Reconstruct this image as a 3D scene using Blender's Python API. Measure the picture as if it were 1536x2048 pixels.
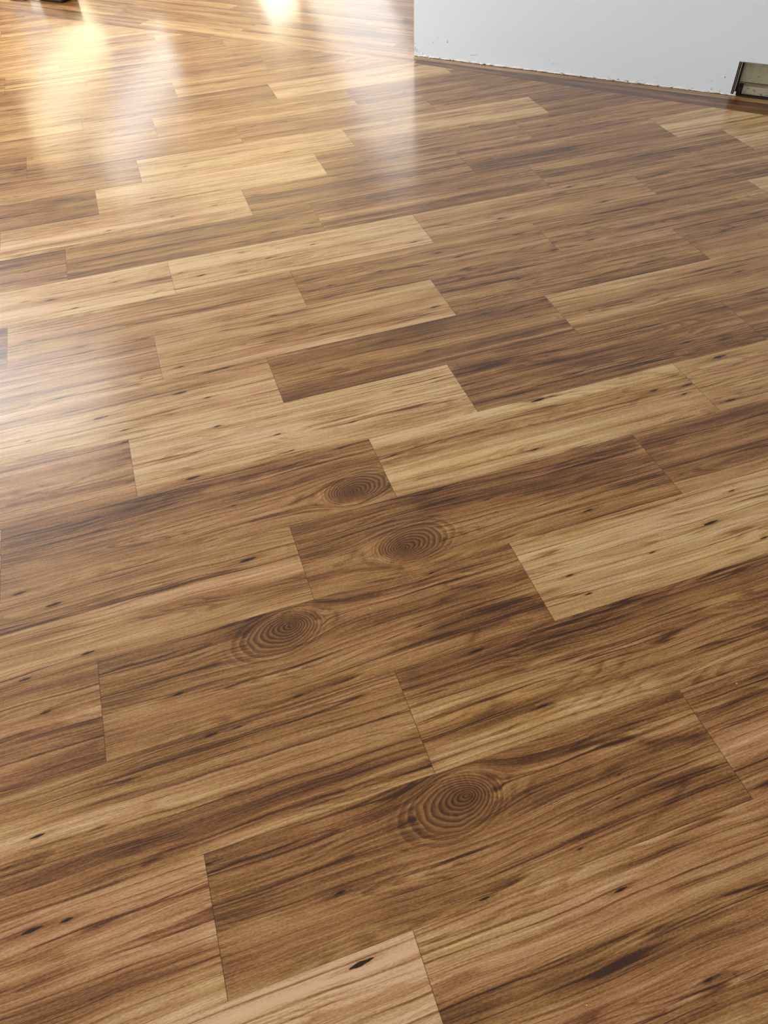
import bpy, math, random
import numpy as np
from mathutils import Matrix, Vector

random.seed(4)
for o in list(bpy.data.objects):
    bpy.data.objects.remove(o, do_unlink=True)
SC = bpy.context.scene
COL = SC.collection

# ------------------------------------------------------------------ measured layout (metres)
W=0.23735; YAW=0.289193; V0=0.067920
FOCAL=1497.732; PITCH=0.833605; ROLL=-0.046157; CAM_H=1.400
WALL_C=(0.2866,4.7177)
JOINTS={-2:[-1.4,2.7],-1:[-2.9,1.25],0:[-3.6,0.453,4.52],1:[-4.93,-0.867,3.263,7.3],2:[-3.06,1.009,5.08],3:[-5.6,-1.516,2.585,6.65],4:[-3.5,0.53,4.61,8.7],5:[-6.4,-2.38,1.725,5.79,9.8],6:[-5,-0.95,3.107,7.2,11.3],7:[-7.2,-3.1,0.944,4.995,9.05],8:[-4.5,-0.413,3.645,7.73,11.8],9:[-6.4,-2.34,1.755,5.78,9.85],10:[-4.04,0.03,4.084,8.16,12.2],11:[-5.5,-1.47,2.595,6.652,10.74],12:[-6.5,-2.47,1.6,5.675,9.78],13:[-4.9,-0.865,3.19,7.28,11.35],14:[-4.1,-0.03,4.015,8.135],15:[-6.1,-2.03,2.04,6.1,10.1],16:[-3.6,0.5,4.69,8.7],17:[-5,-0.91,3.19,7.2],18:[-2.9,1.18,5.25],19:[-4.7,-0.65,3.43,7.5],20:[-2.46,1.575,5.6],21:[-5.3,-1.22,2.8],22:[-2.9,1.21,5.2],23:[-4.5,-0.49,3.6],24:[-2.6,1.5],25:[-3.5,0.3],26:[-6,-2],27:[-4,0],28:[-5.5,-1.3],29:[-3,1],30:[-6,-1],31:[-4]}
TONES=[(0.547,-0.038,0,0.6),(-0.08,0.204,0.45,0.5),(0.406,0.143,0.16,0.9),(0.204,0.1,0.12,0.7),(-0.393,0.418,0.12,0.5),(0.241,0.402,-0.1,0),(0.856,0.387,0.1,0.7),(-0.189,0.623,0.0,0.0),(0.652,0.58,0.05,0.0),(-0.472,0.856,-0.1,0.5),(-0.038,0.879,-0.1,-0.1),(0.902,0.79,0.36,0.1),(-0.288,1.096,0.12,0.4),(0.416,0.999,-0.12,-0.1),(1.268,1.016,-0.1,0.1),(0.051,1.309,-0.08,0.2),(0.764,1.331,0.32,0.1),(1.567,1.316,0.25,0.2),(-0.415,1.579,0.02,0.9),(0.102,1.557,0.5,0.2),(1.156,1.473,0.1,0.1),(-0.289,1.868,0.38,0.4),(0.611,1.735,-0.12,0),(1.435,1.648,-0.1,0.1),(-0.349,2.102,0.15,0.7),(0.339,1.923,0.3,0.2),(1.313,1.922,-0.02,0),(2.023,1.932,0.3,0),(-0.57,2.244,-0.3,0.4),(-0.101,2.213,0.22,0.4),(0.881,2.235,0.42,0.1),(1.668,2.195,-0.15,0.0),(2.164,2.121,-0.05,0.1),(-0.329,2.498,0.5,0.4),(0.383,2.471,0.48,0.1),(1.22,2.334,-0.02,0),(2.23,2.371,0.05,0.1),(-0.478,2.737,-0.1,0.4),(0.148,2.724,-0.05,-0.3),(1.153,2.67,-0.02,0),(1.935,2.645,-0.05,0.3),(2.365,2.286,0.45,0),(-0.02,2.92,0.5,0.3),(0.817,2.955,-0.08,0.2),(1.815,2.858,-0.15,0.9),(2.409,2.75,-0.05,0.6),(2.543,3.003,0.5,0.1),(2.623,2.689,0.45,0.1),(1.736,3.469,0.35,0.0),(-0.392,3.255,-0.1,0.2),(0.224,3.201,0.45,0.1),(1.231,3.162,0,0.1),(2.077,3.107,-0.15,0.9),(-0.281,3.462,0,0),(0.37,3.41,0.42,0),(1.331,3.428,0.2,0),(2.264,3.438,-0.2,0.7),(-0.463,3.94,0.0,0.2),(-0.158,3.69,0,0),(1.198,3.551,0.1,0.0),(1.016,4.065,0.45,0),(0.382,4.191,-0.03,0),(1.757,3.516,0.25,0)]
KNOTS=[(0.282,0.418,1),(0.062,0.898,1),(0.366,1.021,-1),(0.301,1.245,-1)]
MARKS=[(0.191,3.412,0.03),(-0.179,2.937,0.03),(0.018,3.155,0.03),(0.074,2.958,0.03),(0.251,2.988,0.03),(-0.487,2.729,0.03),(-0.188,2.534,0.03),(-0.411,2.496,0.045),(-0.334,2.412,0.03),(0.04,2.509,0.03),(0.109,2.464,0.045),(0.364,2.494,0.035),(0.541,2.53,0.03),(0.277,2.572,0.025),(0.525,2.229,0.03),(0.718,2.256,0.03),(-0.484,2.267,0.03),(-0.04,1.945,0.035),(0.094,1.889,0.03),(-0.161,1.93,0.015),(1.22,2.685,0.04),(1.274,2.453,0.035),(1.645,2.593,0.04),(1.712,2.427,0.04),(1.518,2.178,0.035),(1.355,2.16,0.035),(0.954,2.297,0.035),(1.017,2.245,0.035),(0.902,2.405,0.03),(2.0,2.053,0.035),(1.876,1.793,0.03),(0.817,1.97,0.04),(0.954,1.875,0.03),(0.706,1.748,0.02),(0.679,1.613,0.02),(1.477,1.502,0.03),(1.521,1.403,0.06),(1.252,1.332,0.035),(1.356,1.32,0.03),(-0.402,1.921,0.035),(-0.295,1.784,0.05),(-0.495,1.753,0.025),(0.016,1.765,0.035),(-0.058,1.816,0.05),(-0.231,1.704,0.03),(0.022,1.627,0.035),(0.388,1.508,0.022),(0.175,1.532,0.03),(0.195,1.454,0.022),(-0.078,1.442,0.05),(0.034,1.344,0.018),(0.005,1.116,0.05),(-0.443,1.14,0.045),(-0.52,1.201,0.04),(-0.379,0.979,0.035),(0.327,1.416,0.03),(-0.236,1.652,0.04),(0.007,1.305,0.015),(-0.511,0.957,0.03),(0.566,1.541,0.035),(0.923,1.411,0.06),(0.647,1.458,0.025),(0.453,1.339,0.022),(0.819,1.226,0.035),(1.323,1.288,0.03),(1.427,1.218,0.04),(1.105,0.841,0.045),(0.92,0.808,0.022),(0.705,0.813,0.025),(0.721,0.752,0.022),(1.192,0.757,0.03),(1.218,0.915,0.025),(0.846,0.979,0.035),(0.622,1.101,0.02),(1.158,1.215,0.03),(0.421,0.699,0.03),(0.329,0.8,0.015),(0.406,0.929,0.02),(-0.492,0.607,0.03),(-0.446,0.444,0.03),(-0.506,0.447,0.04),(-0.204,0.812,0.03),(0.03,0.723,0.03),(-0.157,0.698,0.03),(-0.101,0.697,0.02),(-0.203,0.455,0.018),(0.008,0.333,0.025),(0.011,0.219,0.045),(-0.472,0.862,0.03),(0.496,0.535,0.028),(0.465,0.18,0.028),(0.241,0.243,0.022),(0.433,0.263,0.012),(0.542,0.32,0.01),(0.567,0.359,0.01),(0.621,0.45,0.012),(0.529,0.018,0.022)]
STREAKS=[([(-0.557,0.524),(-0.342,0.518),(-0.159,0.522),(0.148,0.51),(0.231,0.508)],0.022,-0.28,0.3),([(-0.309,0.492),(-0.272,0.502),(-0.18,0.508),(-0.058,0.505),(0.059,0.506)],0.006,-0.4,0),([(-0.562,0.924),(-0.363,0.916)],0.02,-0.15,0),([(-0.56,0.742),(-0.379,0.754)],0.01,-0.2,0),([(-0.558,0.623),(-0.405,0.627),(-0.169,0.627),(0.186,0.624)],0.008,-0.2,0),([(-0.559,0.701),(-0.178,0.695),(0.2,0.666)],0.02,0.12,-0.2),([(-0.37,0.74),(-0.07,0.726),(0.215,0.71)],0.02,-0.15,0),([(0.269,0.666),(0.579,0.665),(0.822,0.661),(1.13,0.661)],0.045,-0.32,-0.2),([(0.277,0.492),(0.494,0.498),(0.719,0.495)],0.03,0.2,-0.1),([(0.564,0.526),(1.011,0.504)],0.03,0.22,0.2),([(0.374,0.793),(0.505,0.789),(0.61,0.751)],0.035,-0.35,0.2),([(0.261,0.772),(0.385,0.762),(0.515,0.757)],0.018,-0.28,0.1),([(-0.008,1.026),(0.135,1.021)],0.01,-0.1,0),([(-0.564,1.137),(-0.23,1.098),(0.147,1.064)],0.03,0.08,0.2),([(-0.563,1.066),(-0.179,1.043),(0.131,1.006)],0.022,-0.2,-0.2),([(0.468,1.137),(0.78,1.117),(1.061,1.144)],0.025,-0.35,0.2),([(0.78,1.06),(0.994,1.057),(1.113,1.033)],0.02,-0.25,0.3),([(0.15,1.079),(0.25,1.076)],0.01,-0.1,0),([(-0.223,1.439),(-0.059,1.437),(0.103,1.428),(0.351,1.409)],0.016,-0.3,0.3),([(-0.543,1.365),(-0.386,1.369),(-0.211,1.377),(-0.068,1.381)],0.015,-0.3,0.3),([(-0.543,1.282),(-0.391,1.276),(-0.188,1.253)],0.02,-0.12,0),([(1.109,1.148),(1.288,1.157),(1.511,1.16)],0.025,-0.4,0.2),([(1.097,1.079),(1.434,1.059)],0.03,-0.05,0.5),([(1.016,0.973),(1.36,0.962)],0.02,0.2,0.4),([(0.776,1.631),(1.067,1.566),(1.383,1.564),(1.688,1.586)],0.03,-0.35,0),([(0.8,1.481),(1.156,1.473),(1.546,1.459)],0.03,0.12,0),([(1.077,1.451),(1.287,1.41),(1.383,1.348)],0.01,-0.25,0.2),([(0.231,1.839),(0.396,1.831),(0.577,1.832),(0.784,1.84)],0.022,-0.15,0),([(0.229,1.698),(0.433,1.683),(0.74,1.645)],0.02,-0.2,0.2),([(0.244,1.794),(0.304,1.785),(0.368,1.787)],0.01,-0.2,0),([(0.754,1.68),(0.919,1.672),(1.129,1.677)],0.02,-0.15,0),([(-0.576,2.053),(-0.352,2.043),(-0.126,2.003)],0.02,-0.1,0.4),([(-0.574,1.927),(-0.284,1.93),(0.019,1.92),(0.22,1.898)],0.012,-0.12,0.2),([(-0.58,2.43),(-0.251,2.4)],0.01,0.1,0),([(-0.072,2.053),(0.203,2.049),(0.533,2.014),(0.817,2.016)],0.018,-0.15,0),([(-0.088,1.934),(0.243,1.931),(0.603,1.91),(0.857,1.935)],0.022,0.15,0),([(0.134,2.122),(0.385,2.103)],0.018,-0.22,0.1),([(-0.531,2.258),(-0.26,2.274),(0.07,2.242),(0.379,2.221)],0.012,-0.1,0.2),([(0.038,2.039),(0.398,2.02)],0.014,-0.15,0),([(0.903,1.982),(1.248,1.982),(1.738,1.988)],0.018,-0.12,0),([(0.915,2.078),(1.19,2.058),(1.582,2.05)],0.02,0.08,0),([(0.898,1.903),(1.191,1.869),(1.565,1.857)],0.01,0.2,-0.5),([(1.375,2.313),(1.729,2.298),(2.027,2.312)],0.025,-0.15,0.1),([(1.545,2.163),(1.991,2.192)],0.01,0.15,0),([(0.982,2.558),(1.32,2.555),(1.862,2.523)],0.02,-0.1,0),([(0.966,2.355),(1.358,2.362)],0.02,0.15,0),([(0.928,2.762),(1.394,2.717)],0.014,0.15,0),([(-0.34,2.645),(-0.052,2.644),(0.323,2.633),(0.597,2.627)],0.016,-0.12,0),([(-0.034,2.797),(0.259,2.807),(0.56,2.796)],0.03,-0.05,-0.2),([(-0.583,2.65),(-0.06,2.571),(-0.006,2.569)],0.012,0.15,0.2),([(-0.581,2.463),(-0.249,2.416),(-0.011,2.391)],0.025,0.2,0.0),([(0.698,3.162),(1.101,3.131)],0.02,-0.1,0),([(0.4,3.003),(0.831,3.001),(1.167,2.993)],0.018,-0.1,0),([(0.106,0.109),(0.241,0.087),(0.458,0.075),(0.678,0.067)],0.022,-0.4,0.2),([(0.129,0.215),(0.248,0.197),(0.473,0.194),(0.741,0.2)],0.025,0.15,0.2),([(0.171,0.185),(0.25,0.181),(0.327,0.17)],0.02,0.08,-1.0),([(0.343,0.239),(0.507,0.235),(0.662,0.237)],0.01,0.15,0),([(0.489,0.01),(0.63,0.005)],0.025,0.1,0.8),([(0.337,0.021),(0.456,0.014)],0.03,-0.08,0.7),([(0.522,0.018),(0.567,0.016),(0.579,0.006),(0.626,-0.001)],0.006,-0.4,0),([(0.284,0.087),(0.549,0.071),(0.677,0.066)],0.012,-0.1,-0.3),([(-0.555,0.351),(-0.399,0.331),(-0.252,0.334)],0.03,-0.25,0.3),([(-0.479,0.298),(-0.341,0.271),(-0.212,0.278)],0.02,0.05,0.5),([(-0.556,0.474),(-0.39,0.458),(-0.206,0.464)],0.02,0.25,0.1),([(-0.555,0.407),(-0.46,0.393)],0.01,-0.3,0),([(-0.396,0.379),(-0.208,0.395)],0.03,0.15,0.3),([(-0.207,0.354),(-0.058,0.352),(0.092,0.343)],0.03,-0.12,0.1),([(-0.205,0.268),(0.004,0.258),(0.181,0.253)],0.03,-0.15,0.2),([(-0.086,0.387),(0.006,0.391)],0.03,0.08,0.3),([(0.319,0.31),(0.453,0.319),(0.617,0.331),(0.704,0.331)],0.02,-0.15,0),([(0.457,0.289),(0.597,0.298),(0.763,0.26)],0.035,-0.2,0.2),([(0.55,0.257),(0.64,0.283),(0.676,0.305)],0.007,-0.25,0),([(0.086,0.294),(0.243,0.291),(0.428,0.272)],0.02,-0.1,0.4),([(0.315,0.436),(0.495,0.437),(0.631,0.444),(0.763,0.455)],0.02,-0.12,0),([(0.558,0.414),(0.729,0.421)],0.03,0.1,0.0),([(0.563,0.423),(0.634,0.412),(0.656,0.394),(0.757,0.377)],0.006,-0.4,0),([(0.006,0.455),(0.124,0.463)],0.02,0.12,0.3),([(0.782,0.448),(0.973,0.454)],0.015,-0.12,0.3),([(0.775,0.338),(0.891,0.347)],0.015,0.15,0),([(0.749,0.255),(0.824,0.259)],0.03,-0.12,1.0),([(-0.087,0.856),(-0.002,0.839)],0.03,0.1,0),([(-0.357,0.914),(-0.146,0.891),(-0.035,0.891)],0.02,0.1,0),([(-0.566,1.258),(-0.335,1.223)],0.01,0,0),([(-0.544,1.509),(-0.38,1.497),(-0.225,1.488)],0.01,-0.35,0.2),([(-0.57,1.616),(-0.374,1.605),(-0.227,1.603)],0.012,-0.1,0.3),([(-0.571,1.688),(-0.398,1.667),(-0.236,1.65)],0.012,-0.25,0.2),([(1.998,2.593),(2.285,2.552),(2.598,2.584)],0.02,-0.1,0.3),([(1.93,3.17),(2.383,3.173)],0.02,-0.12,0.5),([(1.699,2.964),(2.204,2.927)],0.03,-0.12,0.3),([(-0.11,2.28),(0.369,2.329),(0.63,2.335)],0.006,-0.1,0),([(0.417,0.892),(0.434,0.873),(0.497,0.856)],0.005,-0.35,0),([(0.36,0.434),(0.377,0.413),(0.365,0.393)],0.0045,-0.3,0),([(0.461,0.407),(0.411,0.406),(0.39,0.384)],0.006,-0.3,0),([(0.333,0.46),(0.401,0.442),(0.522,0.433),(0.621,0.427)],0.006,-0.3,0.4),([(0.327,0.385),(0.431,0.391),(0.525,0.393)],0.004,-0.22,0),([(0.128,0.938),(0.202,0.917),(0.272,0.91)],0.005,-0.3,0.3),([(0.118,0.927),(0.148,0.913),(0.167,0.892),(0.153,0.87)],0.005,-0.32,0),([(0.257,1.054),(0.235,1.032),(0.194,1.026)],0.006,-0.3,0),([(0.275,1.044),(0.265,1.026),(0.28,1.003),(0.316,0.982)],0.005,-0.3,0),([(0.128,1.009),(0.207,1.006),(0.305,0.978),(0.342,0.969)],0.006,-0.34,0.4),([(0.181,1.277),(0.152,1.257)],0.006,-0.3,0),([(0.207,1.267),(0.197,1.246),(0.215,1.225)],0.005,-0.3,0),([(0.035,1.234),(0.135,1.23),(0.231,1.204)],0.005,-0.28,0.4),([(0.551,0.155),(0.579,0.151),(0.606,0.149)],0.008,-0.22,0),([(0.355,0.564),(0.396,0.559)],0.007,-0.2,0),([(-0.349,1.111),(-0.3,1.111)],0.008,-0.2,0),([(0.493,1.623),(0.537,1.616)],0.006,0.1,0),([(0.564,0.732),(0.496,0.743),(0.443,0.745),(0.416,0.723)],0.007,-0.3,0.2),([(0.296,0.773),(0.36,0.757),(0.45,0.746)],0.008,-0.25,0.2),([(0.44,0.569),(0.55,0.564),(0.621,0.566)],0.02,0.12,0.1),([(-0.532,1.543),(-0.43,1.515),(-0.338,1.55),(-0.244,1.557)],0.006,-0.3,0.1),([(-0.158,1.386),(-0.13,1.404),(-0.038,1.4)],0.008,-0.2,0.3),([(0.039,1.381),(0.111,1.404),(0.232,1.39)],0.012,-0.22,0.5)]
# WALL_C: foot of the wall's free end; wall direction D runs to the right, N points away behind it
WA = math.radians(-27.9)
D = Vector((math.cos(WA), math.sin(WA), 0)); N = Vector((-D.y, D.x, 0))
def wp(s, n, z=0.0):
    return Vector((WALL_C[0], WALL_C[1], 0)) + D*s + N*n + Vector((0, 0, z))

# ------------------------------------------------------------------ camera
cam_d = bpy.data.cameras.new('camera'); cam = bpy.data.objects.new('camera', cam_d); COL.objects.link(cam)
cam_d.sensor_fit = 'VERTICAL'; cam_d.sensor_height = 36.0; cam_d.lens = FOCAL/2048*36.0
cp, sp_, cr, sr = math.cos(PITCH), math.sin(PITCH), math.cos(ROLL), math.sin(ROLL)
fwd = Vector((0, cp, -sp_)); up = Vector((0, sp_, cp)); rt = Vector((1, 0, 0))
rt2 = rt*cr + up*sr; up2 = up*cr - rt*sr
mw = Matrix((rt2, up2, -fwd)).transposed().to_4x4(); mw.translation = Vector((0, 0, CAM_H))
cam.matrix_world = mw
cam_d.clip_start = .02
SC.camera = cam

# ------------------------------------------------------------------ world, lights, exposure
SC.view_settings.view_transform = 'Standard'; SC.view_settings.look = 'None'
SC.view_settings.gamma = 1.0; SC.view_settings.use_curve_mapping = False
SC.view_settings.exposure = 0.0
wd = bpy.data.worlds.new('world'); SC.world = wd; wd.use_nodes = True
bg = wd.node_tree.nodes['Background']; bg.inputs[0].default_value = (.75, .85, 1, 1); bg.inputs[1].default_value = 1.0

def area(name, loc, look, sx, sy, watts, col, spread=180):
    l = bpy.data.lights.new(name, 'AREA'); l.shape = 'RECTANGLE'; l.size = sx; l.size_y = sy
    l.energy = watts; l.color = col; l.spread = math.radians(spread)
    o = bpy.data.objects.new(name, l); COL.objects.link(o); o.location = loc
    o.rotation_euler = Vector(look).to_track_quat('-Z', 'Z').to_euler()
    return o
# daylight standing in the window openings of the room
FAR_N, LEFT_S, RIGHT_S, BACK_N, CEIL = 3.4, -4.4, 5.0, -8.0, 2.6
LIGHTS = []
def win_left(n, z0, z1, wid, watts, col):     # window in the left wall
    area('window_daylight', wp(LEFT_S+.06, n, (z0+z1)/2), D, wid, z1-z0, watts, col)
    LIGHTS.append(('L', n, z0, z1, wid))
def win_far(s, z0, z1, wid, watts, col):
    area('window_daylight', wp(s, FAR_N-.06, (z0+z1)/2), -N, wid, z1-z0, watts, col)
    LIGHTS.append(('F', s, z0, z1, wid))
win_left(1.42, .35, 1.8, .50, 12, (1, .89, .58))
win_left(2.35, .8, 2.45, .55, 15, (.90, .96, 1))
win_left(-1.9, .3, 2.3, 2.2, 185, (.82, .92, 1))
win_far(-3.15, .1, .95, .42, 9, (1, .84, .6))
win_far(-1.95, .1, 2.3, .85, 18, (1, .95, .88))
area('window_daylight', wp(.5, BACK_N+.06, 1.5), N, 3.2, 1.6, 58, (.96, .98, 1))  # added fill behind the camera for the overall light, shaped as an unseen window
LIGHTS.append(('B', .5, .7, 2.3, 3.2))

area('ceiling_light', (-3.05, 5.1, CEIL-.03), (0, 0, -1), 1.5, 1.4, 50, (1, .97, .94))
area('ceiling_light', wp(-3.15, 2.7, CEIL-.03), (0, 0, -1), 1.7, 1.5, 17, (1, .78, .45))
# ------------------------------------------------------------------ node helpers
def srgb(r, g, b):
    f = lambda c: (c/255/12.92) if c/255 <= .04045 else ((c/255+.055)/1.055)**2.4
    return (f(r), f(g), f(b), 1)
class NT:
    def __init__(s, mat):
        mat.use_nodes = True; s.t = mat.node_tree; s.n = s.t.nodes; s.l = s.t.links
        s.b = s.n['Principled BSDF']
    def put(s, sock, v):
        if hasattr(v, 'is_output') or isinstance(v, bpy.types.NodeSocket): s.l.new(v, sock)
        else: sock.default_value = v
    def m(s, op, a, b=0.0, c=0.0, clamp=False):
        x = s.n.new('ShaderNodeMath'); x.operation = op; x.use_clamp = clamp
        s.put(x.inputs[0], a); s.put(x.inputs[1], b); s.put(x.inputs[2], c); return x.outputs[0]
    def xyz(s, x, y, z=0.0):
        c = s.n.new('ShaderNodeCombineXYZ'); s.put(c.inputs[0], x); s.put(c.inputs[1], y); s.put(c.inputs[2], z); return c.outputs[0]
    def sep(s, v):
        c = s.n.new('ShaderNodeSeparateXYZ'); s.l.new(v, c.inputs[0]); return c.outputs
    def noise(s, v, detail=2.0, rough=.5, dist=0.0, scale=1.0):
        x = s.n.new('ShaderNodeTexNoise'); x.noise_dimensions = '3D'; s.l.new(v, x.inputs['Vector'])
        x.inputs['Scale'].default_value = scale; x.inputs['Detail'].default_value = detail
        x.inputs['Roughness'].default_value = rough; x.inputs['Distortion'].default_value = dist
        return x.outputs['Fac']
    def attr(s, name):
        x = s.n.new('ShaderNodeAttribute'); x.attribute_name = name; return x
    def ramp(s, f, stops, interp='LINEAR'):
        r = s.n.new('ShaderNodeValToRGB'); r.color_ramp.interpolation = interp
        e = r.color_ramp.elements
        while len(e) > 1: e.remove(e[0])
        e[0].position = stops[0][0]; e[0].color = stops[0][1]
        for p, c in stops[1:]:
            k = e.new(p); k.color = c
        s.put(r.inputs[0], f); return r.outputs[0]
    def mix(s, f, a, b, mode='MIX'):
        x = s.n.new('ShaderNodeMix'); x.data_type = 'RGBA'; x.blend_type = mode
        s.put(x.inputs[0], f); s.put(x.inputs[6], a); s.put(x.inputs[7], b); return x.outputs[2]
    def sstep(s, x, a, b, lo=0.0, hi=1.0):
        r = s.n.new('ShaderNodeMapRange'); r.interpolation_type = 'SMOOTHSTEP'
        s.put(r.inputs[0], x); r.inputs[1].default_value = a; r.inputs[2].default_value = b
        r.inputs[3].default_value = lo; r.inputs[4].default_value = hi; return r.outputs[0]
def simple(name, col, rough=.6, metal=0.0, var=.06, scale=30, bump=0.0):
    m = bpy.data.materials.new(name); k = NT(m)
    tc = k.n.new('ShaderNodeTexCoord')
    f = k.noise(tc.outputs['Object'], 4, .6, 0, scale)
    lo = tuple(c*(1-var) for c in col[:3])+(1,); hi = tuple(min(1, c*(1+var)) for c in col[:3])+(1,)
    k.l.new(k.ramp(f, [(.3, lo), (.7, hi)]), k.b.inputs['Base Color'])
    k.b.inputs['Roughness'].default_value = rough; k.b.inputs['Metallic'].default_value = metal
    if bump:
        b = k.n.new('ShaderNodeBump'); b.inputs['Strength'].default_value = bump; b.inputs['Distance'].default_value = .002
        k.l.new(f, b.inputs['Height']); k.l.new(b.outputs[0], k.b.inputs['Normal'])
    return m

# ------------------------------------------------------------------ printed wood plank material
NMARK = 6
def wood_material():
    m = bpy.data.materials.new('laminate_wood'); k = NT(m); M = k.m
    uvn = k.n.new('ShaderNodeUVMap'); uvn.uv_map = 'plank'
    u, v, _ = k.sep(uvn.outputs[0])
    seed = k.attr('seed').outputs['Fac']; tone = k.attr('tone').outputs['Fac']; hue = k.attr('hue').outputs['Fac']
    rot = k.attr('flip').outputs['Fac']
    s10 = M('MULTIPLY', seed, 37.0)
    # slow waviness of the grain
    wn = k.noise(k.xyz(M('MULTIPLY', u, 2.6), M('MULTIPLY', v, 7.0), s10), 2, .5)
    wn2 = k.noise(k.xyz(M('MULTIPLY', u, 9.0), M('MULTIPLY', v, 22.0), s10), 2, .5)
    va = M('ADD', v, M('ADD', M('MULTIPLY', M('SUBTRACT', wn, .5), .026), M('MULTIPLY', M('SUBTRACT', wn2, .5), .0045)))
    # knot: grain lines flow round an ellipse with growth rings inside it
    kn = k.attr('knot'); ku, kv, kr = k.sep(kn.outputs['Vector'])
    dx = M('SUBTRACT', u, ku); dxs = M('MULTIPLY', dx, rot)
    rx = M('MULTIPLY', kr, 1.6)
    dxn = M('DIVIDE', dx, rx)
    wob = k.noise(k.xyz(M('MULTIPLY', u, 14.0), M('MULTIPLY', v, 22.0), s10), 2, .5)
    dyn = M('DIVIDE', M('SUBTRACT', v, kv), kr)
    r2 = M('ADD', M('MULTIPLY', dxn, dxn), M('MULTIPLY', dyn, dyn))
    r2 = M('MULTIPLY', r2, M('ADD', .90, M('MULTIPLY', wob, .20)))
    rr = M('ADD', M('SQRT', r2), M('MULTIPLY', M('MULTIPLY', M('ADD', dxn, M('MULTIPLY', dyn, .55)), rot), .36))
    inv = M('DIVIDE', 1.0, M('MAXIMUM', r2, 1.0))
    vg = M('SUBTRACT', va, M('MULTIPLY', M('MULTIPLY', dyn, kr), M('MULTIPLY', inv, .94)))
    inside = k.sstep(rr, .93, 1.05, 1, 0)
    near = k.sstep(rr, 1.0, 2.6, 1, 0)
    # layers
    broad = k.noise(k.xyz(M('MULTIPLY', u, .85), M('MULTIPLY', vg, 15.0), s10), 3, .55, .1)
    band = k.noise(k.xyz(M('MULTIPLY', u, .8), M('MULTIPLY', vg, 50.0), s10), 3, .6, 0)
    line = k.noise(k.xyz(M('MULTIPLY', u, 1.15), M('MULTIPLY', vg, 150.0), s10), 3, .65, 0)
    fine = k.noise(k.xyz(M('MULTIPLY', u, 7.0), M('MULTIPLY', vg, 430.0), s10), 2, .7)
    pore = k.noise(k.xyz(M('MULTIPLY', u, 160.0), M('MULTIPLY', vg, 800.0), s10), 1, .5)
    blot = k.noise(k.xyz(M('MULTIPLY', u, 5.0), M('MULTIPLY', v, 13.0), s10), 4, .6)
    # growth-line contours (flame shapes): thin dark ridges of a slow field
    fld = k.noise(k.xyz(M('MULTIPLY', u, 1.5), M('MULTIPLY', vg, 14.0), M('ADD', s10, 5.0)), 2, .45, 0)
    ph = M('FRACT', M('MULTIPLY', fld, 17.0))
    ridge = M('MULTIPLY', k.sstep(ph, .35, .86), k.sstep(ph, .90, 1.0, 1, 0))
    gate = k.sstep(k.noise(k.xyz(M('MULTIPLY', u, 3.0), M('MULTIPLY', v, 20.0), M('ADD', s10, 9.0)), 2, .5), .42, .62)
    # long dark veins
    vn = k.noise(k.xyz(M('MULTIPLY', u, 1.3), M('MULTIPLY', vg, 34.0), M('ADD', s10, 3.0)), 2, .5, .1)
    vein = k.sstep(M('ABSOLUTE', M('SUBTRACT', vn, .5)), 0.0, .030, 1, 0)
    vgate = k.sstep(k.noise(k.xyz(M('MULTIPLY', u, 1.6), M('MULTIPLY', v, 30.0), M('ADD', s10, 13.0)), 2, .5), .5, .62)
    c = lambda n, a: M('MULTIPLY', M('SUBTRACT', n, .5), a)
    t = M('ADD', .535, M('MULTIPLY', tone, .50))
    for n, a in ((broad, .70), (band, .46), (line, .45), (fine, .55), (pore, .36), (blot, .26)):
        t = M('ADD', t, c(n, a))
    t = M('SUBTRACT', t, k.sstep(line, .45, .30, 0.0, .20))
    t = M('SUBTRACT', t, M('MULTIPLY', M('MULTIPLY', ridge, gate), .13))
    t = M('SUBTRACT', t, M('MULTIPLY', M('MULTIPLY', vein, vgate), .34))
    # rings of the knot
    rph = M('FRACT', M('ADD', M('MULTIPLY', M('POWER', M('MAXIMUM', rr, 0.0), .8), 8.5), M('MULTIPLY', wob, .9)))
    ring = M('MULTIPLY', k.sstep(rph, .1, .72), k.sstep(rph, .82, .95, 1, 0))
    tin = M('SUBTRACT', M('ADD', M('ADD', .30, M('MULTIPLY', rr, .18)), c(pore, .2)), M('MULTIPLY', ring, .22))
    tin = M('ADD', tin, c(fine, .12))
    t = M('ADD', M('MULTIPLY', t, M('SUBTRACT', 1.0, inside)), M('MULTIPLY', tin, inside))
    oring = M('FRACT', M('MULTIPLY', rr, 5.2))
    orr = M('MULTIPLY', M('MULTIPLY', k.sstep(oring, 0.0, .7), k.sstep(oring, .85, 1.0, 1, 0)), M('MULTIPLY', k.sstep(rr, 1.0, 1.7, 1, 0), M('SUBTRACT', 1.0, inside)))
    t = M('SUBTRACT', t, M('MULTIPLY', orr, .20))
    # little black pips
    dark = 0.0
    pw = k.noise(k.xyz(M('MULTIPLY', u, 60.0), M('MULTIPLY', v, 60.0), s10), 1, .5)
    for i in range(NMARK):
        mu, mv, ml = k.sep(k.attr('mark%d' % i).outputs['Vector'])
        a = M('DIVIDE', M('SUBTRACT', u, mu), ml)
        bb = M('DIVIDE', M('SUBTRACT', M('SUBTRACT', v, mv), M('MULTIPLY', M('SUBTRACT', u, mu), .06)), M('MULTIPLY', ml, .13))
        q = M('ADD', M('ADD', M('ABSOLUTE', a), M('MULTIPLY', bb, bb)), M('MULTIPLY', M('SUBTRACT', pw, .5), .5))
        core = k.sstep(q, .25, .60, 1, 0)
        halo = M('MULTIPLY', k.sstep(M('ADD', M('MULTIPLY', M('ABSOLUTE', a), .6), M('MULTIPLY', M('MULTIPLY', bb, bb), .35)), .3, 1.2, 1, 0), .22)
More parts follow.
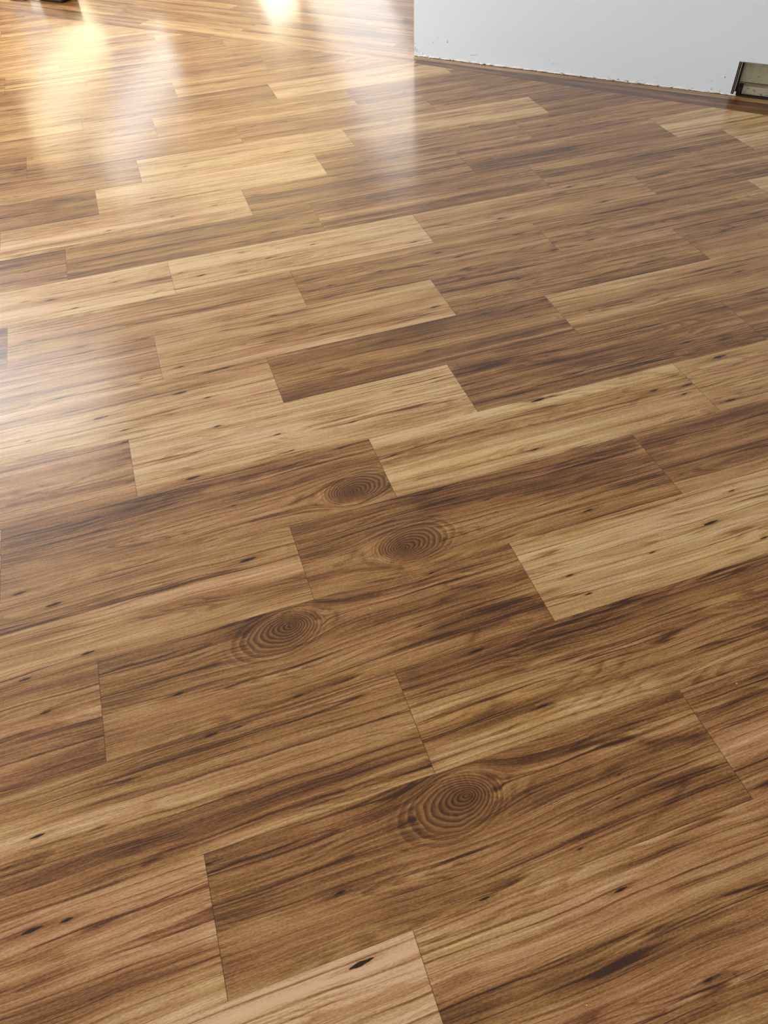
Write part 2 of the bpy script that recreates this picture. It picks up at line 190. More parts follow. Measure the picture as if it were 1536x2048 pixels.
        dark = M('MAXIMUM', dark, M('MAXIMUM', core, halo))
    t = M('SUBTRACT', t, M('MULTIPLY', dark, .6))
    t = M('ADD', .5, M('MULTIPLY', M('SUBTRACT', t, .5), 1.12))
    col = k.ramp(t, [(0.0, srgb(56, 28, 9)), (.16, srgb(82, 47, 17)), (.34, srgb(121, 79, 36)), (.52, srgb(158, 114, 64)), (.72, srgb(190, 151, 99)), (.95, srgb(220, 190, 142))])
    col = k.mix(k.sstep(dark, .35, .8), col, srgb(30, 14, 7))
    # local drift between greyish pink and olive yellow
    hn = k.noise(k.xyz(M('MULTIPLY', u, 1.8), M('MULTIPLY', v, 13.0), M('ADD', s10, 21.0)), 3, .55)
    h = M('ADD', M('MULTIPLY', hue, .55), M('MULTIPLY', M('SUBTRACT', hn, .46), 3.6))
    hp = M('MAXIMUM', h, 0.0, clamp=True); hm = M('MAXIMUM', M('MULTIPLY', h, -1.0), 0.0, clamp=True)
    col = k.mix(hp, col, (1.06, .90, .92, 1), 'MULTIPLY') if False else k.mix(M('MULTIPLY', hp, .9), col, k.mix(1.0, col, (1.0, .90, 1.06, 1), 'MULTIPLY'))
    col = k.mix(M('MULTIPLY', hm, .9), col, k.mix(1.0, col, (1.03, .97, .70, 1), 'MULTIPLY'))
    # butt joints and long seams
    ln = k.attr('length').outputs['Fac']; wd_ = k.attr('width').outputs['Fac']
    eu = M('MINIMUM', u, M('SUBTRACT', ln, u)); ev = M('MINIMUM', v, M('SUBTRACT', wd_, v))
    ej = k.sstep(eu, .0003, .0010, 1, 0); gl = k.attr('gloss').outputs['Fac']; es = k.sstep(M('DIVIDE', ev, M('ADD', 1.0, M('MULTIPLY', gl, 4.0))), .0003, .0008, 1, 0)
    edge = M('MAXIMUM', M('MULTIPLY', ej, .75), M('MULTIPLY', es, M('ADD', .3, M('MULTIPLY', gl, .5))))
    col = k.mix(edge, col, srgb(45, 24, 12))
    k.l.new(col, k.b.inputs['Base Color'])
    gl = k.attr('gloss').outputs['Fac']
    ro = M('ADD', M('SUBTRACT', .155, M('MULTIPLY', gl, .05)), M('ADD', c(blot, .04), c(fine, .03)))
    k.l.new(ro, k.b.inputs['Coat Roughness']); k.b.inputs['Coat Weight'].default_value = .5; k.b.inputs['Coat IOR'].default_value = 1.45
    k.b.inputs['Roughness'].default_value = .46
    k.b.inputs['IOR'].default_value = 1.5; k.b.inputs['Specular IOR Level'].default_value = .3
    bp = k.n.new('ShaderNodeBump'); bp.inputs['Strength'].default_value = .12; bp.inputs['Distance'].default_value = .0006
    hh = M('SUBTRACT', M('ADD', fine, M('MULTIPLY', line, .8)), M('MULTIPLY', edge, 1.5))
    k.l.new(hh, bp.inputs['Height']); k.l.new(bp.outputs[0], k.b.inputs['Normal']); k.l.new(bp.outputs[0], k.b.inputs['Coat Normal'])
    return m
MAT_WOOD = wood_material()

# ------------------------------------------------------------------ floor mesh
CY, SY = math.cos(YAW), math.sin(YAW)
def f2w(U, V):          # plank frame -> world
    V = V + V0
    return U*CY - V*SY, U*SY + V*CY
class Floor:
    def __init__(s):
        s.v = []; s.f = []; s.uv = []; s.tone = []; s.hue = []
        s.fa = {k: [] for k in ('seed', 'length', 'width', 'gloss', 'flip')}
        s.fv = {k: [] for k in ['knot']+['mark%d' % i for i in range(NMARK)]}
FL = Floor()
def clip(poly, planes):
    # poly: list of tuples (x, y, extra...) ; keep a*x+b*y+c >= 0
    for a, b, c in planes:
        out = []
        for i in range(len(poly)):
            p, q = poly[i], poly[(i+1) % len(poly)]
            dp = a*p[0]+b*p[1]+c; dq = a*q[0]+b*q[1]+c
            if dp >= 0: out.append(p)
            if (dp >= 0) != (dq >= 0):
                t = dp/(dp-dq); out.append(tuple(pi+(qi-pi)*t for pi, qi in zip(p, q)))
        poly = out
        if len(poly) < 3: return []
    return poly
def seg_dist(U, V, pts):
    best = np.full(U.shape, 9.0); par = np.zeros(U.shape)
    n = len(pts)-1
    for i in range(n):
        (x0, y0), (x1, y1) = pts[i], pts[i+1]
        dx, dy = x1-x0, y1-y0; L2 = dx*dx+dy*dy+1e-9
        t = np.clip(((U-x0)*dx+(V-y0)*dy)/L2, 0, 1)
        d = np.hypot(U-x0-t*dx, V-y0-t*dy)
        par = np.where(d < best, (i+t)/n, par); best = np.minimum(best, d)
    return best, par
def plank(u0, u1, v0, v1, toworld, planes, seed, tone, hue, gloss=0.0, du=.03, dv=.012, knot=(-9, -9, .04), flip=1, marks=(), streaks=(), holes=None):
    nu = max(1, int(math.ceil((u1-u0)/du))); nv = max(1, int(math.ceil((v1-v0)/dv)))
    us = np.linspace(u0, u1, nu+1); vs = np.linspace(v0, v1, nv+1)
    U, V = np.meshgrid(us, vs)
    X, Y = toworld(U, V)
    # skip when wholly cut away
    for a, b, c in planes:
        if (a*X+b*Y+c < 0).all(): return
    allin = all((a*X+b*Y+c >= 0).all() for a, b, c in planes)
    T = np.full(U.shape, float(tone)); Hh = np.full(U.shape, float(hue))
    for pts, wd_, dt, dh in streaks:
        d, par = seg_dist(U, V, pts)
        g = np.exp(-(d/wd_)**2*1.2)
        T += g*dt; Hh += np.exp(-(d/(wd_*1.4))**2)*dh
    base = len(FL.v)
    x = X.ravel(); y = Y.ravel(); uu = (U-u0).ravel(); vv = (V-v0).ravel(); tt = T.ravel(); hh = Hh.ravel()
    def face(idx_or_poly):
        FL.f.append(idx_or_poly)
        FL.fa['seed'].append(seed); FL.fa['length'].append(u1-u0); FL.fa['width'].append(v1-v0)
        FL.fa['gloss'].append(gloss); FL.fa['flip'].append(flip)
        FL.fv['knot'].append((knot[0]-u0, knot[1]-v0, knot[2]))
        for i in range(NMARK):
            mk = marks[i] if i < len(marks) else (-50+u0, v0, .02)
            FL.fv['mark%d' % i].append((mk[0]-u0, mk[1]-v0, mk[2]))
    if allin:
        for i in range(len(x)):
            FL.v.append((x[i], y[i], 0)); FL.uv.append((uu[i], vv[i])); FL.tone.append(tt[i]); FL.hue.append(hh[i])
        for j in range(nv):
            for i in range(nu):
                a = base+j*(nu+1)+i
                face((a, a+1, a+nu+2, a+nu+1))
    else:
        for j in range(nv):
            for i in range(nu):
                q = [j*(nu+1)+i, j*(nu+1)+i+1, (j+1)*(nu+1)+i+1, (j+1)*(nu+1)+i]
                poly = clip([(x[a], y[a], uu[a], vv[a], tt[a], hh[a]) for a in q], planes)
                if len(poly) < 3: continue
                b0 = len(FL.v)
                for p in poly:
                    FL.v.append((p[0], p[1], 0)); FL.uv.append((p[2], p[3])); FL.tone.append(p[4]); FL.hue.append(p[5])
                face(tuple(range(b0, b0+len(poly))))

# border polyline between the diagonal planks and the strips that run along the wall
def half(p, q, side):   # plane through two world points, keep 'side' (+1 = far side along N)
    nx, ny = -(q.y-p.y), (q.x-p.x); L = math.hypot(nx, ny); nx /= L; ny /= L
    if nx*N.x+ny*N.y < 0: nx, ny = -nx, -ny
    return (nx*side, ny*side, -(nx*p.x+ny*p.y)*side)
B1a, B1b, B2b = wp(-4.5, -.135), wp(.1, -.111), wp(1.9, -.196)
B3 = wp(1.9+3, -.196-.135)
PL_diag = [half(B1a, B1b, -1), half(B1b, B2b, -1)]
rng = random.Random(11)
def seg_inside(uu, vv, u0, u1, v0, v1): return u0 <= uu <= u1 and v0 <= vv <= v1
for row, js in JOINTS.items():
    js = [j*W for j in js]
    L = 4.07*W
    while js[0] > -9: js.insert(0, js[0]-L)
    while js[-1] < 9: js.append(js[-1]+L)
    v0, v1 = row*W, (row+1)*W
    for u0, u1 in zip(js, js[1:]):
        cx, cy = f2w((u0+u1)/2, (v0+v1)/2)
        if cy < -1.6 or abs(cx) > 5.2 or cy > 9.5: 
            continue
        dist = math.hypot(cx, cy)
        near = cy > -.2 and dist < 2.0 and abs(cx) < 1.7
        mid = cy > -.3 and dist < 3.4 and abs(cx) < 2.6
        seed = rng.random(); tone = rng.uniform(-.12, .2); hue = rng.uniform(-.1, .4)
        for (a, b, t_, h_) in TONES:
            if seg_inside(a, b, u0, u1, v0, v1): tone, hue = t_, h_
        kn = (-9, -9, .04); fl = 1
        for (a, b, d_) in KNOTS:
            if seg_inside(a, b, u0, u1, v0, v1): kn = (a, b, .042); fl = d_; seed = .37
        mk = [q for q in MARKS if seg_inside(q[0], q[1], u0, u1, v0, v1)]
        if not mk:
            mk = [(rng.uniform(u0+.1, u1-.1), rng.uniform(v0+.03, v1-.03), rng.uniform(.018, .035)) for _ in range(rng.choice((0, 1, 2, 3)))]
        st = []
        for q in STREAKS:
            pts = q[0]; mx = pts[len(pts)//2]
            if len(pts) == 2: mx = ((pts[0][0]+pts[1][0])/2, (pts[0][1]+pts[1][1])/2)
            if seg_inside(mx[0], mx[1], u0, u1, v0, v1): st.append(q)
        du, dv = (.012, .004) if near else ((.03, .012) if mid else (.12, .06))
        plank(u0, u1, v0, v1, f2w, PL_diag, seed, tone, hue, 0.0, du, dv, kn, fl, mk, st)
print('diag faces', len(FL.f))
# strips along the wall: frame (s, n)
def s2w(S, Nn):
    return WALL_C[0]+D.x*S+N.x*Nn, WALL_C[1]+D.y*S+N.y*Nn
PL_far = [half(B1a, B1b, 1)]
strips = [(-.34, -.05, [-9, -1.31, 0.05, 9], {0: (-.3, .5), 1: (.0, .3), 2: (-.5, 1.2)}),
          (-.05, .055, [-9, -1.9, -.9, .3, 1.3, 9], {0: (-.15, .3), 1: (.3, 0), 2: (.1, 0), 3: (.1, .2), 4: (.05, .3)})]
ss = {.2: -.18, .31: -.40, .42: -.535, .53: -1.0}
nn = .055; i = 0
while nn < FAR_N:
    n1 = nn+.107 if nn > .06 else .205-.055*0
    if nn < .06: n1 = .1
    j0 = {0: -2.2, 1: -.18, 2: -1.15, 3: -.40, 4: -.535}.get(i, rng.uniform(-2, 0))
    js = [j0]
    while js[0] > -6: js.insert(0, js[0]-rng.uniform(.9, 1.1))
    while js[-1] < 3: js.append(js[-1]+rng.uniform(.9, 1.1))
    strips.append((nn, n1, js, {})); nn = n1; i += 1
for si, (n0, n1, js, tt) in enumerate(strips):
    for k_, (s0, s1) in enumerate(zip(js, js[1:])):
        s0 = max(s0, -7); s1 = min(s1, 6)
        if s1-s0 < .05: continue
        cx, cy = s2w((s0+s1)/2, (n0+n1)/2)
        tone, hue = tt.get(k_, (rng.uniform(-.25, .2), rng.uniform(-.2, .3)))
        planes = list(PL_far)
        if n0 < -.04: planes = [half(B1a, B1b, 1)] if s1 < .2 else [half(B1a, B1b, 1)]
        # right of the corner the border widens along the second boundary line
        if s1 > .1 and n0 < .06:
            if n0 < -.06:   # two pieces, split at s = .1
                P_l = wp(.1, -5); P_r = wp(.1, 5)
                hx = (D.x, D.y, -(D.x*P_l.x+D.y*P_l.y))
                plank(s0, s1, n0, n1, s2w, [half(B1a, B1b, 1), (-hx[0], -hx[1], -hx[2])], rng.random(), tone, hue, .0, .06, .02)
                plank(max(s0, .0), s1, n0, n1, s2w, [half(B1b, B2b, 1), hx], rng.random(), tone, hue, .0, .03, .01)
                continue
        g = 1.0 if n0 > .19 else (0.3 if n0 > 0.04 else 0.0)
        plank(s0, s1, n0, n1, s2w, planes, rng.random(), tone, hue, g, .1, .03)
print('faces', len(FL.f), 'verts', len(FL.v))
me = bpy.data.meshes.new('floor')
me.from_pydata(FL.v, [], FL.f)
uvl = me.uv_layers.new(name='plank')
lv = np.empty(len(me.loops), dtype=np.int32); me.loops.foreach_get('vertex_index', lv)
uva = np.array(FL.uv, dtype=np.float32)[lv].ravel(); uvl.data.foreach_set('uv', uva)
for nm, arr in (('tone', FL.tone), ('hue', FL.hue)):
    a = me.attributes.new(nm, 'FLOAT', 'POINT'); a.data.foreach_set('value', np.array(arr, dtype=np.float32))
for nm, arr in FL.fa.items():
    a = me.attributes.new(nm, 'FLOAT', 'FACE'); a.data.foreach_set('value', np.array(arr, dtype=np.float32))
for nm, arr in FL.fv.items():
    a = me.attributes.new(nm, 'FLOAT_VECTOR', 'FACE'); a.data.foreach_set('vector', np.array(arr, dtype=np.float32).ravel())
me.materials.append(MAT_WOOD); me.validate(); me.update()
floor = bpy.data.objects.new('floor', me); COL.objects.link(floor); floor['kind'] = 'structure'

# ------------------------------------------------------------------ generic mesh builder
class MB:
    def __init__(s): s.v = []; s.f = []
    def box(s, P, ax, ay, az, lo, hi):      # box in a local frame with origin P
        b = len(s.v)
        for z in (lo[2], hi[2]):
            for y in (lo[1], hi[1]):
                for x in (lo[0], hi[0]):
                    s.v.append(tuple(P+ax*x+ay*y+az*z))
        for q in ((0, 2, 3, 1), (4, 5, 7, 6), (0, 1, 5, 4), (2, 6, 7, 3), (0, 4, 6, 2), (1, 3, 7, 5)):
            s.f.append(tuple(b+i for i in q))
    def build(s, name, mat, parent=None, bevel=0.0, kind=None):
        m = bpy.data.meshes.new(name); m.from_pydata(s.v, [], s.f); m.materials.append(mat); m.update()
        o = bpy.data.objects.new(name, m); COL.objects.link(o)
        if parent:
            o.parent = parent; o.matrix_parent_inverse = parent.matrix_world.inverted()
        if bevel:
            bv = o.modifiers.new('bevel', 'BEVEL'); bv.width = bevel; bv.segments = 2; bv.limit_method = 'ANGLE'
        if kind: o['kind'] = kind
        return o
Z = Vector((0, 0, 1)); W0 = wp(0, 0)

# ------------------------------------------------------------------ white wall with scuffs
def wall_material(name, base):
    m = bpy.data.materials.new(name); k = NT(m); M = k.m
    tc = k.n.new('ShaderNodeTexCoord'); uvn = k.n.new('ShaderNodeUVMap'); uvn.uv_map = 'wall'
    x, z, _ = k.sep(uvn.outputs[0])
    n = k.noise(tc.outputs['Object'], 4, .6, 0, 1.5); n2 = k.noise(tc.outputs['Object'], 3, .6, 0, 160)
    col = k.ramp(n, [(.3, tuple(c*.985 for c in base[:3])+(1,)), (.7, base)])
    dk = 0.0
    # scuffs and nail dents: (x, z, half length, half height, slope, strength)
    for sx, sz, a, b, sl, st in SCUFFS:
        dxx = M('SUBTRACT', x, sx); dz = M('SUBTRACT', M('SUBTRACT', z, sz), M('MULTIPLY', dxx, sl))
        q = M('ADD', M('POWER', M('ABSOLUTE', M('DIVIDE', dxx, a*.8)), 2.0), M('POWER', M('ABSOLUTE', M('DIVIDE', dz, b*.8)), 2.0))
        q = M('ADD', q, M('MULTIPLY', M('SUBTRACT', n2, .5), 2.0))
        dk = M('MAXIMUM', dk, M('MULTIPLY', k.sstep(q, .4, 1.2, 1, 0), st))
    # grubby speckle just above the floor where the old skirting was pulled off
    sp = k.sstep(k.noise(k.xyz(M('MULTIPLY', x, 55.0), M('MULTIPLY', z, 90.0), 3.0), 3, .7), .60, .70)
    low = k.sstep(z, .004, .035, 1, 0)
    dk = M('MAXIMUM', dk, M('MULTIPLY', M('MULTIPLY', sp, low), .45))
    col = k.mix(dk, col, srgb(70, 72, 74))
    k.l.new(col, k.b.inputs['Base Color']); k.b.inputs['Roughness'].default_value = .55
    b = k.n.new('ShaderNodeBump'); b.inputs['Strength'].default_value = .12; b.inputs['Distance'].default_value = .001
    k.l.new(n2, b.inputs['Height']); k.l.new(b.outputs[0], k.b.inputs['Normal'])
    return m
SCUFFS = [(.20, .088, .004, .006, .6, .8), (.195, .097, .003, .003, 0, .4), (.115, .078, .004, .004, 0, .5), (.145, .105, .004, .005, 0, .25), (.355, .040, .030, .0022, .15, .5),
          (.775, .060, .003, .005, 0, .35), (.80, .045, .02, .0016, 0, .35), (1.33, .04, .018, .0015, 0, .3), (1.655, .075, .004, .006, .8, .7), (1.60, .052, .0035, .004, 0, .4),
          (1.607, .018, .004, .006, 0, .5), (1.648, .012, .0018, .012, 0, .6), (1.52, .01, .004, .003, 0, .5), (.006, .035, .003, .02, 0, .6), (.018, .03, .003, .016, .5, .5),
          (.03, .022, .002, .01, 0, .4), (.055, .018, .003, .008, 0, .5), (.004, .062, .004, .004, 0, .5), (1.06, .05, .002, .006, .5, .15), (1.2, .02, .004, .003, 0, .2), (1.345, .02, .012, .0014, 0, .3)]
MAT_WALL = wall_material('white_wall_paint', srgb(234, 244, 252))
MAT_PLAIN = simple('room_wall_paint', srgb(240, 226, 198), .6, 0, .02, 2)
MAT_CEIL = simple('ceiling_paint', srgb(238, 238, 236), .7, 0, .02, 2)
WALL_T, WALL_H, WALL_END = .125, CEIL, RIGHT_S
VS0, VS1, VH = 1.700, 2.16, .150      # service recess: along the wall, and its height

def build_right_wall():
    # front skin as a strip mesh with a ragged lower edge, then back, end and top
    rg = random.Random(5)
    v = []; f = []; uv = []
    def quad(p, q, r, s_, uvs):
        b = len(v); v.extend([tuple(x) for x in (p, q, r, s_)]); f.append((b, b+1, b+2, b+3)); uv.extend(uvs)
    xs = []; s = 0
    while s < VS0: xs.append(s); s += rg.uniform(.006, .018)
    xs.append(VS0)
    zs = [.0015+max(0, rg.gauss(.0022, .0022))+(.0035 if (.95 < x < 1.28 and rg.random() < .6) else 0)+(.004 if (.07 < x < .13 and rg.random() < .7) else 0) for x in xs]
    zs[0] = .0
    for i in range(len(xs)-1):
        a, b = xs[i], xs[i+1]; z0, z1 = zs[i], zs[i+1]
        quad(wp(a, 0, z0), wp(b, 0, z1), wp(b, 0, VH), wp(a, 0, VH), [(a, z0), (b, z1), (b, VH), (a, VH)])
    quad(wp(0, 0, VH), wp(VS0, 0, VH), wp(VS0, 0, WALL_H), wp(0, 0, WALL_H), [(0, VH), (VS0, VH), (VS0, WALL_H), (0, WALL_H)])
    quad(wp(VS0, 0, VH), wp(VS1, 0, VH), wp(VS1, 0, WALL_H), wp(VS0, 0, WALL_H), [(VS0, VH), (VS1, VH), (VS1, WALL_H), (VS0, WALL_H)])
    quad(wp(VS1, 0, 0), wp(WALL_END, 0, 0), wp(WALL_END, 0, WALL_H), wp(VS1, 0, WALL_H), [(VS1, 0), (WALL_END, 0), (WALL_END, WALL_H), (VS1, WALL_H)])
    U9 = [(9, 1)]*4
    # free end, back
    quad(wp(0, WALL_T, 0), wp(0, 0, 0), wp(0, 0, WALL_H), wp(0, WALL_T, WALL_H), U9)
    quad(wp(WALL_END, WALL_T, 0), wp(0, WALL_T, 0), wp(0, WALL_T, WALL_H), wp(WALL_END, WALL_T, WALL_H), U9)
    # board edge inside the gap at the foot
    quad(wp(0, .012, 0), wp(VS0, .012, 0), wp(VS0, .012, .03), wp(0, .012, .03), U9)
    # cut plasterboard edges round the recess
    quad(wp(VS0, 0, 0), wp(VS0, WALL_T*.95, 0), wp(VS0, WALL_T*.95, VH), wp(VS0, 0, VH), U9)
    quad(wp(VS1, WALL_T*.95, 0), wp(VS1, 0, 0), wp(VS1, 0, VH), wp(VS1, WALL_T*.95, VH), U9)
    quad(wp(VS0, 0, VH), wp(VS0, WALL_T*.95, VH), wp(VS1, WALL_T*.95, VH), wp(VS1, 0, VH), U9)
    m = bpy.data.meshes.new('wall_right'); m.from_pydata(v, [], f)
    l = m.uv_layers.new(name='wall'); l.data.foreach_set('uv', np.array(uv, dtype=np.float32).ravel())
    m.materials.append(MAT_WALL); m.update()
    o = bpy.data.objects.new('wall_right', m); COL.objects.link(o); o['kind'] = 'structure'
    return o
wall_right = build_right_wall()

# crusty line of torn paint and filler left along the foot of the wall
def paint_residue():
    rg = random.Random(9); v = []; f = []
    s = .004
    while s < VS0-.01:
        ln = rg.uniform(.02, .09)
        thick = rg.uniform(.0008, .0026)*(1.6 if .12 < s < .55 else 1)
        top = rg.uniform(.004, .010)*(1.5 if .2 < s < .6 else 1)
        k = max(3, int(ln/.008)); b = len(v)
        for i in range(k+1):
            a = i/k; env = math.sin(math.pi*min(1, max(0, a)))**.5
            t1 = top*(.25+.75*env)*rg.uniform(.75, 1.2); z0 = rg.uniform(.0005, .003)
            x = s+ln*a
            v.append(tuple(wp(x, -.0003, z0))); v.append(tuple(wp(x, -thick*env-.0006, z0+.001)))
            v.append(tuple(wp(x, -thick*.7*env-.0006, (z0+t1)*.7))); v.append(tuple(wp(x, -.0003, z0+t1)))
        for i in range(k):
            for j in range(3):
                p = b+i*4+j; f.append((p, p+4, p+5, p+1))
        s += ln+rg.choice((0.0, .002, .01, .03))
    m = bpy.data.meshes.new('paint_residue'); m.from_pydata(v, [], f)
    m.materials.append(simple('torn_paint', srgb(238, 241, 241), .5, 0, .04, 60, .3)); m.update()
    o = bpy.data.objects.new('paint_residue', m); COL.objects.link(o); o.parent = wall_right
    o['label'] = 'ragged white paint and filler left along the foot of the wall'
    return o
paint_residue()

# ------------------------------------------------------------------ the rest of the room
def room_wall(name, P, ax, length, h, holes, mat, inward, kindname='structure'):
    mb = MB(); hs = sorted(holes); x = 0
    T = -inward*.12
    for (a, b, z0, z1) in hs:
        mb.box(P, ax, T, Z, (x, 0, 0), (a, 1, h)); mb.box(P, ax, T, Z, (a, 0, 0), (b, 1, z0)); mb.box(P, ax, T, Z, (a, 0, z1), (b, 1, h)); x = b
    mb.box(P, ax, T, Z, (x, 0, 0), (length, 1, h))
    return mb.build(name, mat, kind=kindname)
holesL = [(n-wd_/2-BACK_N, n+wd_/2-BACK_N, z0, z1) for t_, n, z0, z1, wd_ in LIGHTS if t_ == 'L']
room_wall('wall_left', wp(LEFT_S, BACK_N), N, FAR_N-BACK_N, CEIL, holesL, MAT_PLAIN, D)
holesF = [(s-wd_/2-LEFT_S, s+wd_/2-LEFT_S, z0, z1) for t_, s, z0, z1, wd_ in LIGHTS if t_ == 'F']
room_wall('wall_far', wp(LEFT_S, FAR_N), D, RIGHT_S-LEFT_S, CEIL, holesF, MAT_PLAIN, -N)
holesB = [(s-wd_/2-LEFT_S, s+wd_/2-LEFT_S, z0, z1) for t_, s, z0, z1, wd_ in LIGHTS if t_ == 'B']
room_wall('wall_back', wp(LEFT_S, BACK_N), D, RIGHT_S-LEFT_S, CEIL, holesB, MAT_PLAIN, N)
room_wall('wall_side', wp(RIGHT_S, BACK_N), N, FAR_N-BACK_N, CEIL, [], MAT_PLAIN, -D)
mb = MB(); mb.box(wp(0, 0), D, N, Z, (LEFT_S-.1, BACK_N-.1, CEIL), (RIGHT_S+.1, FAR_N+.1, CEIL+.1)); mb.build('ceiling', MAT_CEIL, kind='structure')
MAT_DARK_PANEL = simple('dark_panel_brown', srgb(70, 44, 28), .5, 0, .15, 12)  # unseen panel added on the left wall so its reflection darkens the floor
mb = MB(); P0 = wp(LEFT_S, -.75)
mb.box(P0, N, D, Z, (0, .002, 0), (1.75, .05, 2.15))
for a0 in (.12, .95):
    for z0_, z1_ in ((.2, .95), (1.1, 1.98)): mb.box(P0, N, D, Z, (a0, .05, z0_), (a0+.66, .062, z1_))
mb.build('unseen_dark_panel', MAT_DARK_PANEL, kind='structure')
MAT_FRAME = simple('window_frame_paint', srgb(240, 240, 238), .4, 0, .02, 10)
wi = 0
for t_, a, z0, z1, wd_ in LIGHTS:
    wi += 1
    if t_ == 'L': P0, ax, dr = wp(LEFT_S, a-wd_/2), N, D
    elif t_ == 'F': P0, ax, dr = wp(a-wd_/2, FAR_N), D, -N
    else: P0, ax, dr = wp(a-wd_/2, BACK_N), D, N
    mb = MB(); fw = .035
    for lo, hi in (((0, .01, z0), (fw, .05, z1)), ((wd_-fw, .01, z0), (wd_, .05, z1)), ((0, .01, z0), (wd_, .05, z0+fw)), ((0, .01, z1-fw), (wd_, .05, z1))):
        mb.box(P0-dr*.06, ax, dr, Z, lo, hi)
    mb.build('window_%d' % wi, MAT_FRAME, kind='structure')

# ------------------------------------------------------------------ service recess in the foot of the wall
vent = bpy.data.objects.new('floor_vent_recess', None); COL.objects.link(vent); vent.location = wp(VS0, 0)
vent['label'] = 'open rectangular metal vent box set in the foot of the white wall, cover missing'
vent['category'] = 'vent'
bpy.context.view_layer.update()
def speckle(name, col, thr):
    m_ = simple(name, col, .65, 0, .12, 30, .15); k_ = NT(m_); tc_ = k_.n.new('ShaderNodeTexCoord')
    f_ = k_.noise(tc_.outputs['Object'], 3, .6, 0, 130)
    src = k_.b.inputs['Base Color'].links[0].from_socket
    k_.l.new(k_.mix(k_.sstep(f_, thr, thr+.04), src, srgb(70, 64, 50)), k_.b.inputs['Base Color'])
    return m_
MAT_DUCT = speckle('dusty_duct_metal', srgb(196, 190, 164), .66)
MAT_SILL = speckle('gritty_sill', srgb(176, 166, 142), .60)
MAT_SEAM = simple('seam_brown', srgb(92, 84, 68), .8, 0, .2, 40)  # brown line along the joint of panel and sill
MAT_DARK = simple('dark_gap', srgb(24, 20, 17), .8, 0, .2, 40)
MAT_ALU = simple('edge_metal', srgb(178, 168, 156), .4, .4, .1, 60)
MAT_PLUG = simple('plaster_plug', srgb(222, 208, 196), .7, 0, .1, 90)
def vb(name, mat, lo, hi, bevel=.0008, par=None):
    b_ = MB(); b_.box(W0, D, N, Z, lo, hi); return b_.build(name, mat, par or vent, bevel)
vb('back_panel', MAT_DUCT, (VS0+.004, .074, .0), (VS1-.004, .078, VH-.004))
vb('floor_pan', MAT_DARK, (VS0+.024, .010, .0006), (VS1-.004, .074, .002), 0)
vb('sill', MAT_SILL, (VS0+.046, .026, .004), (VS1-.004, .074, .040), .003)
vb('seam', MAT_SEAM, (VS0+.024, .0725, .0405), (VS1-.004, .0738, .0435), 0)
vb('side_frame', MAT_ALU, (VS0+.005, .0005, .002), (VS0+.0068, .05, VH-.003))
vb('side_gap', MAT_DARK, (VS0+.0070, .004, .002), (VS0+.012, .06, VH-.004), 0)
vb('side_flange', MAT_ALU, (VS0+.0125, .001, .022), (VS0+.0155, .03, VH-.005))
vb('inner_side', MAT_DARK, (VS0+.0158, .02, .002), (VS0+.022, .073, VH-.004), 0)
vb('corner_dark_block', MAT_DARK, (VS0+.027, .016, .001), (VS0+.043, .073, .038), .002)  # black solid put in for the dark area low in the recess
vb('top_lip', MAT_ALU, (VS0+.004, .001, VH-.0035), (VS1-.002, .03, VH-.0012))
vb('plaster_plug', MAT_PLUG, (VS0+.013, .000, .003), (VS0+.024, .009, .019), .002)
vb('front_gap', MAT_DARK, (VS0+.004, .002, .0005), (VS1-.002, .020, .0036), 0)

# ------------------------------------------------------------------ things on the floor of the far room, at the edge of the view
def soft_box(name, label, cat, P, size, mat, yaw, parts):
    e = bpy.data.objects.new(name, None); COL.objects.link(e); e.location = P; e.rotation_euler = (0, 0, yaw)
    e['label'] = label; e['category'] = cat
    bpy.context.view_layer.update()
    for nm, lo, hi, mt, bv in parts:
        b_ = MB(); ax = Vector((math.cos(yaw), math.sin(yaw), 0)); ay = Vector((-ax.y, ax.x, 0))
        b_.box(P, ax, ay, Z, lo, hi); b_.build(nm, mt, e, bv)
    return e
MAT_BLACK = simple('black_plastic', srgb(34, 28, 24), .5, 0, .2, 30)
MAT_WHITE = simple('white_plastic', srgb(238, 244, 242), .4, 0, .03, 30)
MAT_GREY = simple('grey_cloth', srgb(128, 126, 130), .8, 0, .2, 25, .3)
soft_box('tool_case', 'low black case with a white corner piece on the floor at the far left', 'case', wp(-2.93, .155, 0), None, None, math.radians(-26),
         [('case_body', (0, 0, .004), (.20, .16, .12), MAT_BLACK, .012), ('case_lid', (-.003, -.003, .123), (.203, .163, .145), MAT_BLACK, .006),
          ('corner_piece', (-.10, .0, 0), (-.003, .08, .06), MAT_WHITE, .01)])
soft_box('folded_cloth', 'crumpled grey cloth bundle on the floor left of the black case', 'cloth', wp(-3.17, .10, 0), None, None, math.radians(-20),
         [('lower_fold', (0, 0, 0), (.13, .12, .03), MAT_GREY, .012), ('upper_fold', (.01, .02, .03), (.11, .12, .055), MAT_GREY, .011)])

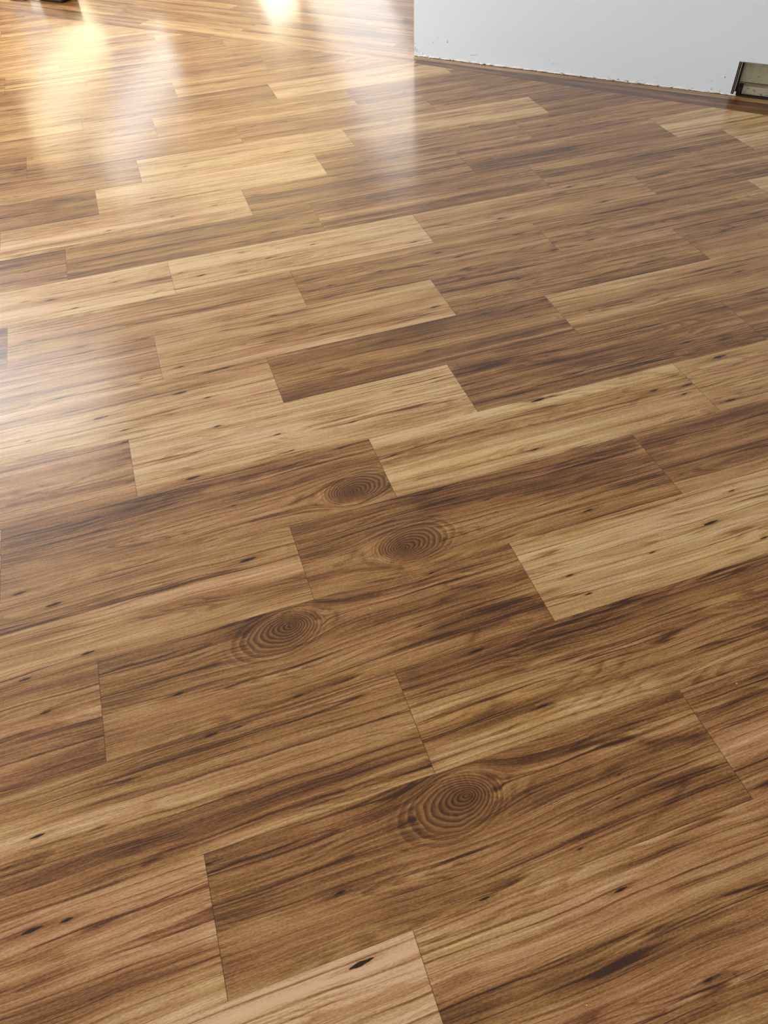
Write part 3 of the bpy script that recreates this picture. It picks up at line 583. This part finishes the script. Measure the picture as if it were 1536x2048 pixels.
# ------------------------------------------------------------------ crumbs and shavings dropped on the new floor
MAT_CHIP = simple('pale_wood_chip', srgb(226, 204, 164), .7, 0, .08, 200)
def chip(name, label, pts, wid, hgt, group=None):
    v_ = []; f_ = []
    n_ = len(pts)
    for i, (x, y) in enumerate(pts):
        a = Vector(pts[max(0, i-1)]); b = Vector(pts[min(n_-1, i+1)]); t_ = (b-a).normalized(); nn_ = Vector((-t_.y, t_.x))
        w_ = wid*(.35+.65*math.sin(math.pi*(i+.5)/n_)); lift = hgt*.4*math.sin(math.pi*i/max(1, n_-1))
        v_ += [(x+nn_.x*w_/2, y+nn_.y*w_/2, .0002+lift*.3), (x-nn_.x*w_/2, y-nn_.y*w_/2, .0002+lift*.3), (x-nn_.x*w_/3, y-nn_.y*w_/3, hgt+lift), (x+nn_.x*w_/3, y+nn_.y*w_/3, hgt+lift)]
    for i in range(n_-1):
        for j in range(4):
            p = i*4+j; q = i*4+(j+1) % 4; f_.append((p, q, q+4, p+4))
    f_.append((3, 2, 1, 0)); k_ = (n_-1)*4; f_.append((k_, k_+1, k_+2, k_+3))
    cx_ = sum(p[0] for p in pts)/n_; cy_ = sum(p[1] for p in pts)/n_
    m_ = bpy.data.meshes.new(name); m_.from_pydata([(a-cx_, b-cy_, c) for a, b, c in v_], [], f_); m_.materials.append(MAT_CHIP); m_.update()
    o_ = bpy.data.objects.new(name, m_); COL.objects.link(o_); o_.location = (cx_, cy_, 0)
    o_['label'] = label; o_['category'] = 'shaving' if name == 'wood_shaving' else 'crumb'
    if group: o_['group'] = group
    return o_
chip('wood_shaving', 'thin curled pale wood shaving on the light plank, left of the middle of the floor', [(-0.6019, 1.6474), (-0.5962, 1.6384), (-0.5894, 1.6314), (-0.5833, 1.6289)], .0022, .0012)
chip('wood_shaving', 'straight pale wood shaving near the left edge of the floor', [(-1.1805, 2.3449), (-1.1689, 2.3344), (-1.1591, 2.3305)], .0030, .0012)
chip('crumb', 'tiny pale crumb on the reddish plank at the right edge of the floor', [(0.7068, 0.7505), (0.7087, 0.7487)], .0022, .0014)
chip('crumb', 'tiny pale crumb near the bottom edge of the floor', [(0.2808, 0.2074), (0.283, 0.2067)], .0018, .0012)
chip('crumb', 'tiny pale crumb on the knotty plank in the middle of the floor', [(-0.0428, 0.9793), (-0.04, 0.9777)], .0016, .0012)
